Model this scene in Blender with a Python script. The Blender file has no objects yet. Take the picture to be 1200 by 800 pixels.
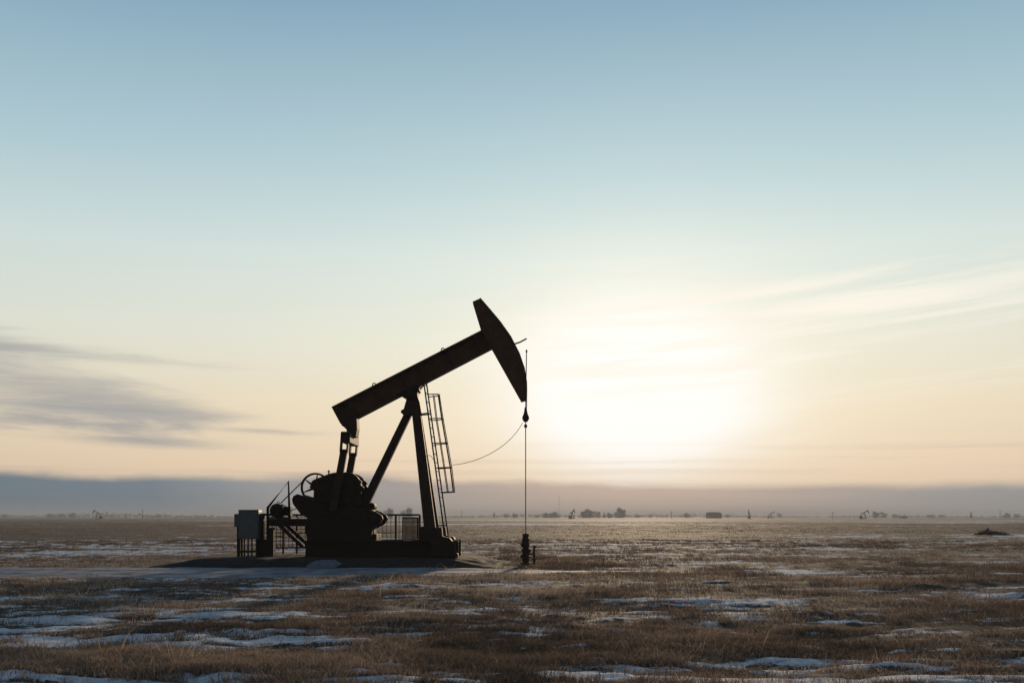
import bpy, math, random
import numpy as np
random.seed(7)
R = math.radians
F = 1166.67            # focal length in photo pixels (35 mm lens, 1200 px wide)
H = 1.70               # camera height
D0 = 34.8              # distance of the pumping unit's centre plane
C = bpy.context.scene.collection
scene = bpy.context.scene
SUN_AZ, SUN_EL = R(7.6), R(7.6)


# ------------------------------------------------------------------ helpers
def at(px, py, d=D0):
    """A measured photo position at a known real distance -> world point."""
    return ((px - 600) / F * d, d, H + (605 - py) / F * d)


def xz(px, py, d=D0):
    p = at(px, py, d)
    return (p[0], p[2])


def origin_of(o):
    x = y = z = 0.0
    while o is not None:
        x += o.location[0]; y += o.location[1]; z += o.location[2]
        o = o.parent
    return (x, y, z)


class MB:
    def __init__(self):
        self.v, self.f = [], []

    def add(self, vs, fs):
        n = len(self.v)
        self.v += [tuple(p) for p in vs]
        self.f += [tuple(i + n for i in f) for f in fs]
        return self

    def box(self, x0, x1, y0, y1, z0, z1):
        vs = [(x, y, z) for x in (x0, x1) for y in (y0, y1) for z in (z0, z1)]
        return self.add(vs, [(0, 1, 3, 2), (4, 6, 7, 5), (0, 4, 5, 1), (2, 3, 7, 6), (0, 2, 6, 4), (1, 5, 7, 3)])

    def prism(self, pts, y0, y1):
        """pts: (x, z) outline, extruded in depth from y0 to y1."""
        n = len(pts)
        vs = [(x, y0, z) for x, z in pts] + [(x, y1, z) for x, z in pts]
        fs = [tuple(range(n)), tuple(range(2 * n - 1, n - 1, -1))]
        fs += [(i, i + n, (i + 1) % n + n, (i + 1) % n) for i in range(n)]
        return self.add(vs, fs)

    def beam(self, p0, p1, w, dpt, w1=None, d1=None):
        """rectangular bar; w across (in the x-z plane), dpt in depth."""
        w1 = w if w1 is None else w1
        d1 = dpt if d1 is None else d1
        a, b = np.array(p0, float), np.array(p1, float)
        t = (b - a) / np.linalg.norm(b - a)
        dep = np.array((0, 1.0, 0)) - t * t[1]
        if np.linalg.norm(dep) < 1e-3:
            dep = np.array((1.0, 0, 0))
        dep /= np.linalg.norm(dep)
        s = np.cross(dep, t)
        vs = []
        for p, ww, dd in ((a, w, dpt), (b, w1, d1)):
            for i, j in ((-1, -1), (1, -1), (1, 1), (-1, 1)):
                vs.append(p + s * ww / 2 * i + dep * dd / 2 * j)
        return self.add(vs, [(3, 2, 1, 0), (4, 5, 6, 7), (0, 1, 5, 4), (1, 2, 6, 5), (2, 3, 7, 6), (3, 0, 4, 7)])

    def tube(self, pts, r, n=8, closed=False):
        P = [np.array(p, float) for p in pts]
        m = len(P)
        rr = r if hasattr(r, '__len__') else [r] * m
        vs, up = [], None
        for i, p in enumerate(P):
            q0 = P[(i - 1) % m] if (closed or i) else p
            q1 = P[(i + 1) % m] if (closed or i < m - 1) else p
            t = q1 - q0
            t /= max(np.linalg.norm(t), 1e-9)
            if up is None:
                up = np.array((0, 0, 1.0)) if abs(t[2]) < .9 else np.array((1.0, 0, 0))
            a = np.cross(t, up); a /= max(np.linalg.norm(a), 1e-9)
            b = np.cross(a, t)
            up = b
            for k in range(n):
                th = 2 * math.pi * k / n
                vs.append(p + (a * math.cos(th) + b * math.sin(th)) * rr[i])
        fs = []
        for i in range(m if closed else m - 1):
            j = (i + 1) % m
            for k in range(n):
                l = (k + 1) % n
                fs.append((i * n + k, i * n + l, j * n + l, j * n + k))
        if not closed:
            fs.append(tuple(range(n - 1, -1, -1)))
            fs.append(tuple((m - 1) * n + k for k in range(n)))
        return self.add(vs, fs)

    def lathe(self, c, prof, axis='z', n=16):
        """prof: (radius, offset along axis)."""
        pts = []
        for r, h in prof:
            pts.append((c[0] + (h if axis == 'x' else 0), c[1] + (h if axis == 'y' else 0), c[2] + (h if axis == 'z' else 0)))
        vs = []
        for (r, h), p in zip(prof, pts):
            for k in range(n):
                th = 2 * math.pi * k / n
                u, w = r * math.cos(th), r * math.sin(th)
                vs.append({'z': (p[0] + u, p[1] + w, p[2]), 'y': (p[0] + u, p[1], p[2] + w), 'x': (p[0], p[1] + u, p[2] + w)}[axis])
        fs = []
        for i in range(len(prof) - 1):
            for k in range(n):
                l = (k + 1) % n
                fs.append((i * n + k, i * n + l, (i + 1) * n + l, (i + 1) * n + k))
        fs.append(tuple(range(n - 1, -1, -1)))
        m = len(prof) - 1
        fs.append(tuple(m * n + k for k in range(n)))
        return self.add(vs, fs)

    def ring(self, c, rad, r, axis='y', n=40, m=8):
        pts = []
        for k in range(n):
            th = 2 * math.pi * k / n
            u, w = rad * math.cos(th), rad * math.sin(th)
            pts.append({'y': (c[0] + u, c[1], c[2] + w), 'z': (c[0] + u, c[1] + w, c[2]), 'x': (c[0], c[1] + u, c[2] + w)}[axis])
        return self.tube(pts, r, m, closed=True)

    def build(self, name, mat, parent=None, loc=None, bevel=0, smooth=False):
        o = origin_of(parent) if parent is not None else (loc or (0, 0, 0))
        me = bpy.data.meshes.new(name)
        me.from_pydata([(x - o[0], y - o[1], z - o[2]) for x, y, z in self.v], [], self.f)
        me.materials.append(mat)
        if smooth:
            me.polygons.foreach_set('use_smooth', [True] * len(me.polygons))
        me.update()
        ob = bpy.data.objects.new(name, me)
        C.objects.link(ob)
        if parent is not None:
            ob.parent = parent
        elif loc:
            ob.location = loc
        if bevel:
            b = ob.modifiers.new('bevel', 'BEVEL')
            b.width = bevel; b.segments = 2; b.limit_method = 'ANGLE'
        return ob


def tag(o, label=None, cat=None, group=None, kind=None):
    for k, v in (('label', label), ('category', cat), ('group', group), ('kind', kind)):
        if v:
            o[k] = v
    return o


def empty(name, loc, label, cat, group=None):
    o = bpy.data.objects.new(name, None)
    o.empty_display_size = .3
    C.objects.link(o)
    o.location = loc
    return tag(o, label, cat, group)


def copy_tree(o, parent=None):
    c = o.copy()
    C.objects.link(c)
    if parent is not None:
        c.parent = parent
    for ch in list(o.children):
        copy_tree(ch, c)
    return c


# ------------------------------------------------------------------ materials
def new_mat(name):
    m = bpy.data.materials.new(name)
    m.use_nodes = True
    nt = m.node_tree
    b = nt.nodes['Principled BSDF']
    return m, nt, b


def noisy(name, c0, c1, rough=.6, scale=6, metal=0.0, bump=.15, spec=.4, coord='Object'):
    m, nt, b = new_mat(name)
    tc = nt.nodes.new('ShaderNodeTexCoord')
    n = nt.nodes.new('ShaderNodeTexNoise'); n.inputs['Scale'].default_value = scale
    n.inputs['Detail'].default_value = 6; n.inputs['Roughness'].default_value = .65
    r = nt.nodes.new('ShaderNodeValToRGB')
    r.color_ramp.elements[0].position = .35; r.color_ramp.elements[0].color = (*c0, 1)
    r.color_ramp.elements[1].position = .68; r.color_ramp.elements[1].color = (*c1, 1)
    bp = nt.nodes.new('ShaderNodeBump'); bp.inputs['Strength'].default_value = bump
    bp.inputs['Distance'].default_value = .02
    L = nt.links.new
    L(tc.outputs[coord], n.inputs['Vector']); L(n.outputs[0], r.inputs[0]); L(r.outputs[0], b.inputs['Base Color'])
    L(n.outputs[0], bp.inputs['Height']); L(bp.outputs[0], b.inputs['Normal'])
    b.inputs['Roughness'].default_value = rough
    b.inputs['Metallic'].default_value = metal
    b.inputs['Specular IOR Level'].default_value = spec
    return m


M = {
    'flare_paint': noisy('flare_browned_paint', (.042, .021, .012), (.075, .034, .018), .75, 3, spec=.12),  # brown lift of lens flare put into the colour of beam and head
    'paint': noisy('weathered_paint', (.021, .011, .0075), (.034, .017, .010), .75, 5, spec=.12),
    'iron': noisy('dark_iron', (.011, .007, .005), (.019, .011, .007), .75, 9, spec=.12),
    'steel': noisy('bare_steel', (.10, .085, .07), (.16, .13, .10), .45, 12, metal=.5),
    'cable': noisy('wire_rope', (.06, .05, .04), (.10, .08, .06), .6, 20),
    'cabinet': noisy('grey_enamel', (.045, .048, .056), (.06, .064, .073), .5, 7, bump=.05),
    'wood': noisy('weathered_wood', (.06, .045, .032), (.11, .085, .06), .85, 9),
    'bark': noisy('bark', (.035, .028, .022), (.07, .055, .042), .9, 3),
    'twig': noisy('winter_twigs', (.05, .038, .03), (.09, .068, .05), .9, 2),
    'needle': noisy('evergreen_needles', (.028, .036, .022), (.05, .055, .034), .9, 2),
    'barn': noisy('barn_cladding', (.10, .06, .045), (.14, .085, .06), .8, 1),
    'roof': noisy('barn_roof', (.07, .055, .05), (.10, .08, .07), 1.0, 1, spec=0),
    'drift': noisy('packed_snow', (.075, .085, .115), (.12, .13, .165), .75, 4, bump=.6, spec=.2),
    'pad': noisy('frozen_gravel', (.017, .014, .013), (.034, .028, .026), .95, 2.2, bump=.9, spec=.1),
    'trackmat': noisy('dirty_snow', (.055, .055, .065), (.22, .235, .29), .85, 1.1, bump=.9, spec=.15),
    'heap': noisy('rotten_straw', (.03, .024, .018), (.055, .042, .03), .95, 4, bump=1),
}


# ------------------------------------------------------------------ noise and terrain
def _hash(ix, iy, seed):
    h = (ix.astype(np.int64) * 374761393 + iy.astype(np.int64) * 668265263 + seed * 974634541) & 0xFFFFFFFF
    h = ((h ^ (h >> 13)) * 1274126177) & 0xFFFFFFFF
    h = ((h ^ (h >> 16)) * 2246822519) & 0xFFFFFFFF
    return ((h ^ (h >> 15)) & 0xFFFFFF) / float(0xFFFFFF)


def vnoise(x, y, seed=0):
    ix, iy = np.floor(x), np.floor(y)
    fx, fy = x - ix, y - iy
    fx = fx * fx * fx * (fx * (fx * 6 - 15) + 10); fy = fy * fy * fy * (fy * (fy * 6 - 15) + 10)
    a, b = _hash(ix, iy, seed), _hash(ix + 1, iy, seed)
    c, d = _hash(ix, iy + 1, seed), _hash(ix + 1, iy + 1, seed)
    return ((a + (b - a) * fx) * (1 - fy) + (c + (d - c) * fx) * fy) * 2 - 1


def fbm(x, y, octs, seed=0, gain=.5):
    s, amp, tot = 0, 1.0, 0.0
    for i in range(octs):
        k = 2.03 ** i
        c, n = math.cos(i * .9), math.sin(i * .9)
        s = s + amp * vnoise((x * c - y * n) * k + i * 17.3, (x * n + y * c) * k - i * 9.1, seed + i)
        tot += amp; amp *= gain
    return s / tot


def sstep(a, b, x):
    t = np.clip((x - a) / (b - a), 0, 1)
    return t * t * (3 - 2 * t)


def yard(x, y):
    """1 inside the levelled well site, 0 outside."""
    e = ((x + 6.0) / 9.5) ** 2 + ((y - 36.0) / 7.5) ** 2
    return 1 - sstep(.9, 1.6, e)


def track_mask(x, y):
    """1 on the snowy lease track that passes in front of the pad."""
    wob = fbm(x / 6, y / 6, 3, 50)
    yc = 30.0 + .012 * (x + 8) + .5 * wob
    half = 3.4 + .5 * fbm(x / 3, y / 3 + 40, 3, 51)
    half = half * (1 - .75 * sstep(-6, 7, x)) - 2.6 * sstep(3, 16, x)
    return sstep(0, .7, half - np.abs(y - yc))


def terrain(x, y):
    r = np.hypot(x, y)
    flat = 1 - .9 * np.maximum(yard(x, y), track_mask(x, y))
    near = 1 - sstep(50, 240, r)
    big = .16 * fbm(x / 26, y / 14, 3, 3) * (1 - .6 * sstep(200, 900, r))
    mid = .085 * fbm(x / 4.2, y / 2.4, 3, 11) * near
    small = .06 * fbm(x / .9, y / .7, 3, 23) * (1 - sstep(14, 70, r))
    z = (big + mid + small) * flat
    # snow lies in the hollows and in long drifts
    hollow = -(big / .16 * .3 + mid / .085 * .5)
    fine = fbm(x / 3.6, y / .8, 5, 77, .62)
    fine2 = fbm(x / .8, y / .26, 4, 83, .6) * (1 - sstep(30, 110, r))
    drift = .62 * fine2 + .75 * fbm(x / 150, y / 70, 8, 71, .7) * (.35 + .65 * sstep(40, 160, r)) + .45 * fine * near
    n = (.6 * hollow * near + drift) * (1 - .9 * yard(x, y))
    n = n - .08 * sstep(-8, 14, x) * near - .015 * near + .04 * (1 - near) - .10 * sstep(40, 90, r) * (1 - sstep(350, 500, r)) - .30 * sstep(300, 800, r)
    lump = 0
    for cx, cy, sx, sy, a in DRIFTS:
        lump = lump + a * np.exp(-((x - cx) / sx) ** 2 - ((y - cy) / sy) ** 2)
    n = n + lump * (.75 + .9 * fine)
    n = (n - .085 * sstep(40, 100, r)) * (1 + 2.2 * sstep(40, 130, r))
    snow = sstep(-.20, .34, n)
    z = z + (.022 * snow + .012 * sstep(.1, .4, n)) * near
    return z, snow


def gd(px, py):                       # point on level ground seen at that photo position
    d = H * F / (py - 605)
    return ((px - 600) / F * d, d)


DRIFTS = []
for px, py, wx, wy, a in ((70, 792, 110, 8, .55), (300, 717, 110, 5, .5), (140, 728, 90, 3, .35), (620, 739, 70, 3, .5), (660, 783, 60, 5, .3),
                          (850, 791, 110, 10, .6), (1080, 790, 140, 12, .7), (960, 670, 70, 4, .55), (1150, 662, 50, 4, .45), (830, 700, 60, 3, .35),
                          (310, 790, 60, 4, .4), (720, 704, 80, 2, .3), (1120, 780, 70, 2, .3), (930, 768, 60, 2, .25), (40, 752, 60, 6, .3)):
    x, y = gd(px, py)
    d = y
    DRIFTS.append((x, y, wx / F * d, wy * d * d / (H * F), a * .8))


def ground_object():
    th = np.concatenate([np.linspace(-R(36), R(36), 960), np.linspace(R(36), R(324), 120)[1:-1]])
    rr = np.concatenate([np.geomspace(2.5, 60, 430), np.geomspace(60, 3400, 300)[1:]])
    nt_, nr = len(th), len(rr)
    TH, RR = np.meshgrid(th, rr)
    X, Y = RR * np.sin(TH), RR * np.cos(TH)
    Z, S = terrain(X, Y)
    v = np.stack([X, Y, Z], -1).reshape(-1, 3)
    v = np.vstack([v, [[0, 0, 0]]])
    S = np.append(S.reshape(-1), 0.0)
    i = np.arange(nr - 1)[:, None] * nt_
    j = np.arange(nt_)[None, :]
    j2 = (j + 1) % nt_
    q = np.stack([i + j, i + nt_ + j, i + nt_ + j2, i + j2], -1).reshape(-1, 4)
    cc = len(v) - 1
    tri = np.stack([np.full(nt_, cc), np.arange(nt_), (np.arange(nt_) + 1) % nt_], -1)
    me = bpy.data.meshes.new('ground')
    me.vertices.add(len(v)); me.vertices.foreach_set('co', v.astype(np.float32).ravel())
    nl = len(q) * 4 + len(tri) * 3
    me.loops.add(nl); me.loops.foreach_set('vertex_index', np.concatenate([q.ravel(), tri.ravel()]).astype(np.int32))
    me.polygons.add(len(q) + len(tri))
    st = np.concatenate([np.arange(len(q)) * 4, len(q) * 4 + np.arange(len(tri)) * 3])
    me.polygons.foreach_set('loop_start', st.astype(np.int32))
    me.polygons.foreach_set('use_smooth', np.ones(len(st), bool))
    me.update(calc_edges=True)
    at_ = me.attributes.new('snow', 'FLOAT', 'POINT'); at_.data.foreach_set('value', S.astype(np.float32))
    m, nt, b = new_mat('prairie_ground')
    L = nt.links.new; N = nt.nodes.new
    tc = N('ShaderNodeTexCoord')
    a = N('ShaderNodeAttribute'); a.attribute_name = 'snow'
    n1 = N('ShaderNodeTexNoise'); n1.inputs['Scale'].default_value = 3.2; n1.inputs['Detail'].default_value = 8; n1.inputs['Roughness'].default_value = .72
    n2 = N('ShaderNodeTexNoise'); n2.inputs['Scale'].default_value = .09; n2.inputs['Detail'].default_value = 6; n2.inputs['Roughness'].default_value = .65
    n3 = N('ShaderNodeTexNoise'); n3.inputs['Scale'].default_value = 26; n3.inputs['Detail'].default_value = 4
    n4 = N('ShaderNodeTexNoise'); n4.inputs['Scale'].default_value = .012; n4.inputs['Detail'].default_value = 7; n4.inputs['Roughness'].default_value = .7
    mp = N('ShaderNodeMapping'); mp.inputs['Scale'].default_value = (.28, 1, 1)
    L(tc.outputs['Object'], mp.inputs['Vector'])
    for n in (n1, n3):
        L(tc.outputs['Object'], n.inputs['Vector'])
    for n in (n2, n4):
        L(mp.outputs[0], n.inputs['Vector'])
    soil = N('ShaderNodeValToRGB')
    soil.color_ramp.elements[0].position = .38; soil.color_ramp.elements[0].color = (.018, .013, .010, 1)
    soil.color_ramp.elements[1].position = .64; soil.color_ramp.elements[1].color = (.085, .058, .042, 1)
    e = soil.color_ramp.elements.new(.5); e.color = (.042, .029, .021, 1)
    mixn = N('ShaderNodeMath'); mixn.operation = 'MULTIPLY_ADD'; mixn.inputs[1].default_value = .5
    L(n1.outputs[0], mixn.inputs[0])
    half = N('ShaderNodeMath'); half.operation = 'MULTIPLY'; half.inputs[1].default_value = .5
    avg = N('ShaderNodeMath'); avg.operation = 'ADD'
    L(n2.outputs[0], avg.inputs[0]); L(n4.outputs[0], avg.inputs[1])
    hh = N('ShaderNodeMath'); hh.operation = 'MULTIPLY'; hh.inputs[1].default_value = .25
    L(avg.outputs[0], hh.inputs[0]); L(hh.outputs[0], mixn.inputs[2])
    L(mixn.outputs[0], soil.inputs[0])
    # snow coverage: attribute broken up by fine noise
    br = N('ShaderNodeMath'); br.operation = 'MULTIPLY_ADD'; br.inputs[1].default_value = 1.9; br.inputs[2].default_value = -.95
    L(n1.outputs[0], br.inputs[0])
    br2 = N('ShaderNodeMath'); br2.operation = 'MULTIPLY_ADD'; br2.inputs[1].default_value = 1.3; br2.inputs[2].default_value = -.65
    L(n3.outputs[0], br2.inputs[0])
    s1 = N('ShaderNodeMath'); L(a.outputs['Fac'], s1.inputs[0]); L(br.outputs[0], s1.inputs[1])
    s2 = N('ShaderNodeMath'); L(s1.outputs[0], s2.inputs[0]); L(br2.outputs[0], s2.inputs[1])
    cov = N('ShaderNodeMapRange'); cov.interpolation_type = 'SMOOTHSTEP'
    cov.inputs[1].default_value = .36; cov.inputs[2].default_value = .74
    L(s2.outputs[0], cov.inputs[0])
    mpb = N('ShaderNodeMapping'); mpb.inputs['Scale'].default_value = (.006, .035, 1)
    L(tc.outputs['Object'], mpb.inputs['Vector'])
    nb = N('ShaderNodeTexNoise'); nb.inputs['Scale'].default_value = 1; nb.inputs['Detail'].default_value = 6; nb.inputs['Roughness'].default_value = .65
    L(mpb.outputs[0], nb.inputs['Vector'])
    tone = N('ShaderNodeValToRGB')                       # grazed, mown and bare strips of the prairie
    tone.color_ramp.elements[0].position = .36; tone.color_ramp.elements[0].color = (.36, .38, .42, 1)
    tone.color_ramp.elements[1].position = .64; tone.color_ramp.elements[1].color = (1.0, .92, .82, 1)
    L(nb.outputs[0], tone.inputs[0])
    tmix = N('ShaderNodeMix'); tmix.data_type = 'RGBA'; tmix.blend_type = 'MULTIPLY'; tmix.inputs['Factor'].default_value = 1
    L(soil.outputs[0], tmix.inputs['A']); L(tone.outputs[0], tmix.inputs['B'])
    # frost caught in the thatch
    fr = N('ShaderNodeMapRange'); fr.inputs[1].default_value = .50; fr.inputs[2].default_value = .68; fr.inputs[4].default_value = .32
    L(n3.outputs[0], fr.inputs[0])
    fmix = N('ShaderNodeMix'); fmix.data_type = 'RGBA'; fmix.inputs['B'].default_value = (.20, .19, .19, 1)
    L(fr.outputs[0], fmix.inputs['Factor']); L(tmix.outputs['Result'], fmix.inputs['A'])
    mc = N('ShaderNodeMix'); mc.data_type = 'RGBA'
    snowc = N('ShaderNodeValToRGB')
    snowc.color_ramp.elements[0].position = .35; snowc.color_ramp.elements[0].color = (.26, .28, .33, 1)
    snowc.color_ramp.elements[1].position = .62; snowc.color_ramp.elements[1].color = (.52, .54, .59, 1)
    L(n1.outputs[0], snowc.inputs[0])
    L(cov.outputs[0], mc.inputs['Factor']); L(fmix.outputs['Result'], mc.inputs['A']); L(snowc.outputs[0], mc.inputs['B'])
    L(mc.outputs['Result'], b.inputs['Base Color'])
    b.inputs['Roughness'].default_value = .9; b.inputs['Specular IOR Level'].default_value = .12
    bp = N('ShaderNodeBump'); bp.inputs['Strength'].default_value = .8; bp.inputs['Distance'].default_value = .05
    hs = N('ShaderNodeMath'); hs.operation = 'ADD'; L(n1.outputs[0], hs.inputs[0]); L(n3.outputs[0], hs.inputs[1])
    L(hs.outputs[0], bp.inputs['Height']); L(bp.outputs[0], b.inputs['Normal'])
    me.materials.append(m)
    o = bpy.data.objects.new('ground', me); C.objects.link(o)
    tag(o, kind='structure')


ground_object()


def sheet(name, mat, x0, x1, y0, y1, step, fz):
    nx, ny = int((x1 - x0) / step) + 1, int((y1 - y0) / step) + 1
    X, Y = np.meshgrid(np.linspace(x0, x1, nx), np.linspace(y0, y1, ny))
    Z = fz(X, Y)
    v = np.stack([X, Y, Z], -1).reshape(-1, 3)
    f = [(j * nx + i, j * nx + i + 1, (j + 1) * nx + i + 1, (j + 1) * nx + i) for j in range(ny - 1) for i in range(nx - 1)
         if max(Z[j, i], Z[j, i + 1], Z[j + 1, i], Z[j + 1, i + 1]) > -.25]
    me = bpy.data.meshes.new(name); me.from_pydata(v.tolist(), [], f)
    me.polygons.foreach_set('use_smooth', [True] * len(me.polygons))
    me.materials.append(mat)
    o = bpy.data.objects.new(name, me); C.objects.link(o)
    return tag(o, kind='structure')


PADZ = .34


def pad_z(x, y):
    ex = np.maximum(np.maximum(-10.2 - x, x + 2.2), 0)
    ey = np.maximum(np.maximum(33.1 - y, y - 39.0), 0)
    w = .6 * fbm(x / 1.5, y / 1.5, 5, 91)
    q = np.hypot(ex / 2.6, ey / 1.5) + w * .45 * (np.hypot(ex, ey) > 0)
    top = PADZ + .05 * fbm(x / .8, y / .8, 4, 95) - .02
    z = (top + .12) * (1 - sstep(0, 1.0, q)) - .12
    return z


sheet('gravel_pad', M['pad'], -14.5, 2.5, 30.5, 42, .12, pad_z)


def track_z(x, y):
    m = track_mask(x, y)
    z0, _ = terrain(x, y)
    rut = 0
    for k in (-1.1, .9):
        yy = 30.0 + .012 * (x + 8) + .25 * fbm(x / 9, x * 0, 2, 55) + k
        rut = rut + np.exp(-((y - yy) / .22) ** 2)
    return z0 - .16 + .20 * m + .018 * fbm(x / .8, y / .5, 4, 58) * m - .03 * rut


sheet('snowy_track', M['trackmat'], -36, 20, 25, 35, .14, track_z)


# ------------------------------------------------------------------ dry grass (nobody could count the blades)
def grass():
    rng = np.random.default_rng(5)
    V, Fq, col = [], [], []
    def batch(n, r0, r1, power, hmin, hmax, wid, per, spread):
        nt_ = n // per
        # tuft centres
        u = rng.random(nt_ * 3)
        p = 2 - power
        r = (r0 ** p + u * (r1 ** p - r0 ** p)) ** (1 / p)
        t = (rng.random(len(r)) * 2 - 1) * np.radians(np.where(r < 25, 41, 35))
        x, y = r * np.sin(t), r * np.cos(t)
        _, s = terrain(x, y)
        clump = fbm(x / 1.7, y / 1.1, 3, 131)
        clump2 = fbm(x / 9, y / 5, 2, 137)
        p_keep = np.clip(.36 + .9 * clump + .5 * clump2, .12, 1) * np.clip(1.15 - 1.15 * s, .07, 1)
        p_keep *= (1 - track_mask(x, y) * .97) * (1 - (pad_z(x, y) > -.06) * .97)
        keep = rng.random(len(r)) < p_keep
        x, y, r, clump, s = x[keep][:nt_], y[keep][:nt_], r[keep][:nt_], (clump + .5 * clump2)[keep][:nt_], s[keep][:nt_]
        m = len(x)
        hue = np.clip(.46 + .55 * fbm(x / 2.3, y / 2.3, 2, 141) + .45 * fbm(x / 14, y / 14, 2, 143) + .12 * rng.standard_normal(m), 0, 1)
        tall = hmin + (hmax - hmin) * np.clip(.45 + .5 * clump + .25 * rng.random(m), 0, 1)
        x, y, r, hue, tall, s = [np.repeat(a, per) for a in (x, y, r, hue, tall, s)]
        k = len(x)
        ang = rng.random(k) * 2 * math.pi
        rad = np.sqrt(rng.random(k)) * spread
        bx, by = x + rad * np.cos(ang), y + rad * np.sin(ang)
        bz, _ = terrain(bx, by)
        h = tall * (.45 + .75 * rng.random(k))
        lean = h * (.35 + 1.1 * rng.random(k))
        la = ang + rng.standard_normal(k) * .7 + .25
        tx, ty = bx + np.cos(la) * lean, by + np.sin(la) * lean
        w = wid * (.6 + .8 * rng.random(k)) * np.maximum(1, r / r0) ** .8
        wa = rng.random(k) * math.pi
        wx, wy = np.cos(wa) * w / 2, np.sin(wa) * w / 2
        mx, my, mz = bx + (tx - bx) * .38, by + (ty - by) * .38, bz + h * .62
        v = np.stack([np.stack([bx - wx, by - wy, bz - .015], -1), np.stack([bx + wx, by + wy, bz - .015], -1),
                      np.stack([mx + wx * .8, my + wy * .8, mz], -1), np.stack([mx - wx * .8, my - wy * .8, mz], -1),
                      np.stack([tx, ty, bz + h], -1)], 1)
        V.append(v.reshape(-1, 3)); col.append(np.repeat(np.clip(hue + .2 * rng.standard_normal(k), 0, 1), 5))
        return k
    k = 0
    k += batch(255000, 6.5, 17, 1.0, .02, .105, .0042, 14, .10)
    k += batch(300000, 17, 75, 1.4, .025, .115, .0075, 12, .16)
    k += batch(3500, 7, 40, 1.3, .12, .34, .0045, 5, .16)
    k += batch(100000, 55, 300, 1.2, .03, .12, .02, 10, .7)
    V = np.vstack(V); col = np.concatenate(col)
    base = np.arange(k) * 5
    q = np.stack([base, base + 1, base + 2, base + 3], -1)
    t = np.stack([base + 3, base + 2, base + 4], -1)
    me = bpy.data.meshes.new('dry_grass')
    me.vertices.add(len(V)); me.vertices.foreach_set('co', V.astype(np.float32).ravel())
    me.loops.add(k * 7); me.loops.foreach_set('vertex_index', np.concatenate([q.ravel(), t.ravel()]).astype(np.int32))
    me.polygons.add(2 * k)
    me.polygons.foreach_set('loop_start', np.concatenate([np.arange(k) * 4, 4 * k + np.arange(k) * 3]).astype(np.int32))
    me.update(calc_edges=True)
    a = me.attributes.new('hue', 'FLOAT', 'POINT'); a.data.foreach_set('value', col.astype(np.float32))
    m, nt, b = new_mat('dry_grass')
    L = nt.links.new; N = nt.nodes.new
    at_ = N('ShaderNodeAttribute'); at_.attribute_name = 'hue'
    ramp = N('ShaderNodeValToRGB')
    els = ramp.color_ramp.elements
    els[0].position = 0; els[0].color = (.085, .068, .055, 1)
    els[1].position = 1; els[1].color = (.44, .355, .28, 1)
    e = els.new(.45); e.color = (.19, .135, .102, 1)
    e = els.new(.75); e.color = (.29, .21, .158, 1)
    L(at_.outputs['Fac'], ramp.inputs[0])
    df = N('ShaderNodeBsdfDiffuse'); tr = N('ShaderNodeBsdfTranslucent'); mx = N('ShaderNodeMixShader'); mx.inputs[0].default_value = .33
    L(ramp.outputs[0], df.inputs[0]); L(ramp.outputs[0], tr.inputs[0])
    L(df.outputs[0], mx.inputs[1]); L(tr.outputs[0], mx.inputs[2])
    L(mx.outputs[0], nt.nodes['Material Output'].inputs[0])
    me.materials.append(m)
    o = bpy.data.objects.new('dry_grass', me); C.objects.link(o)
    tag(o, 'short brown winter grass covering the prairie between the snow patches', 'grass', kind='stuff')


grass()

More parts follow.
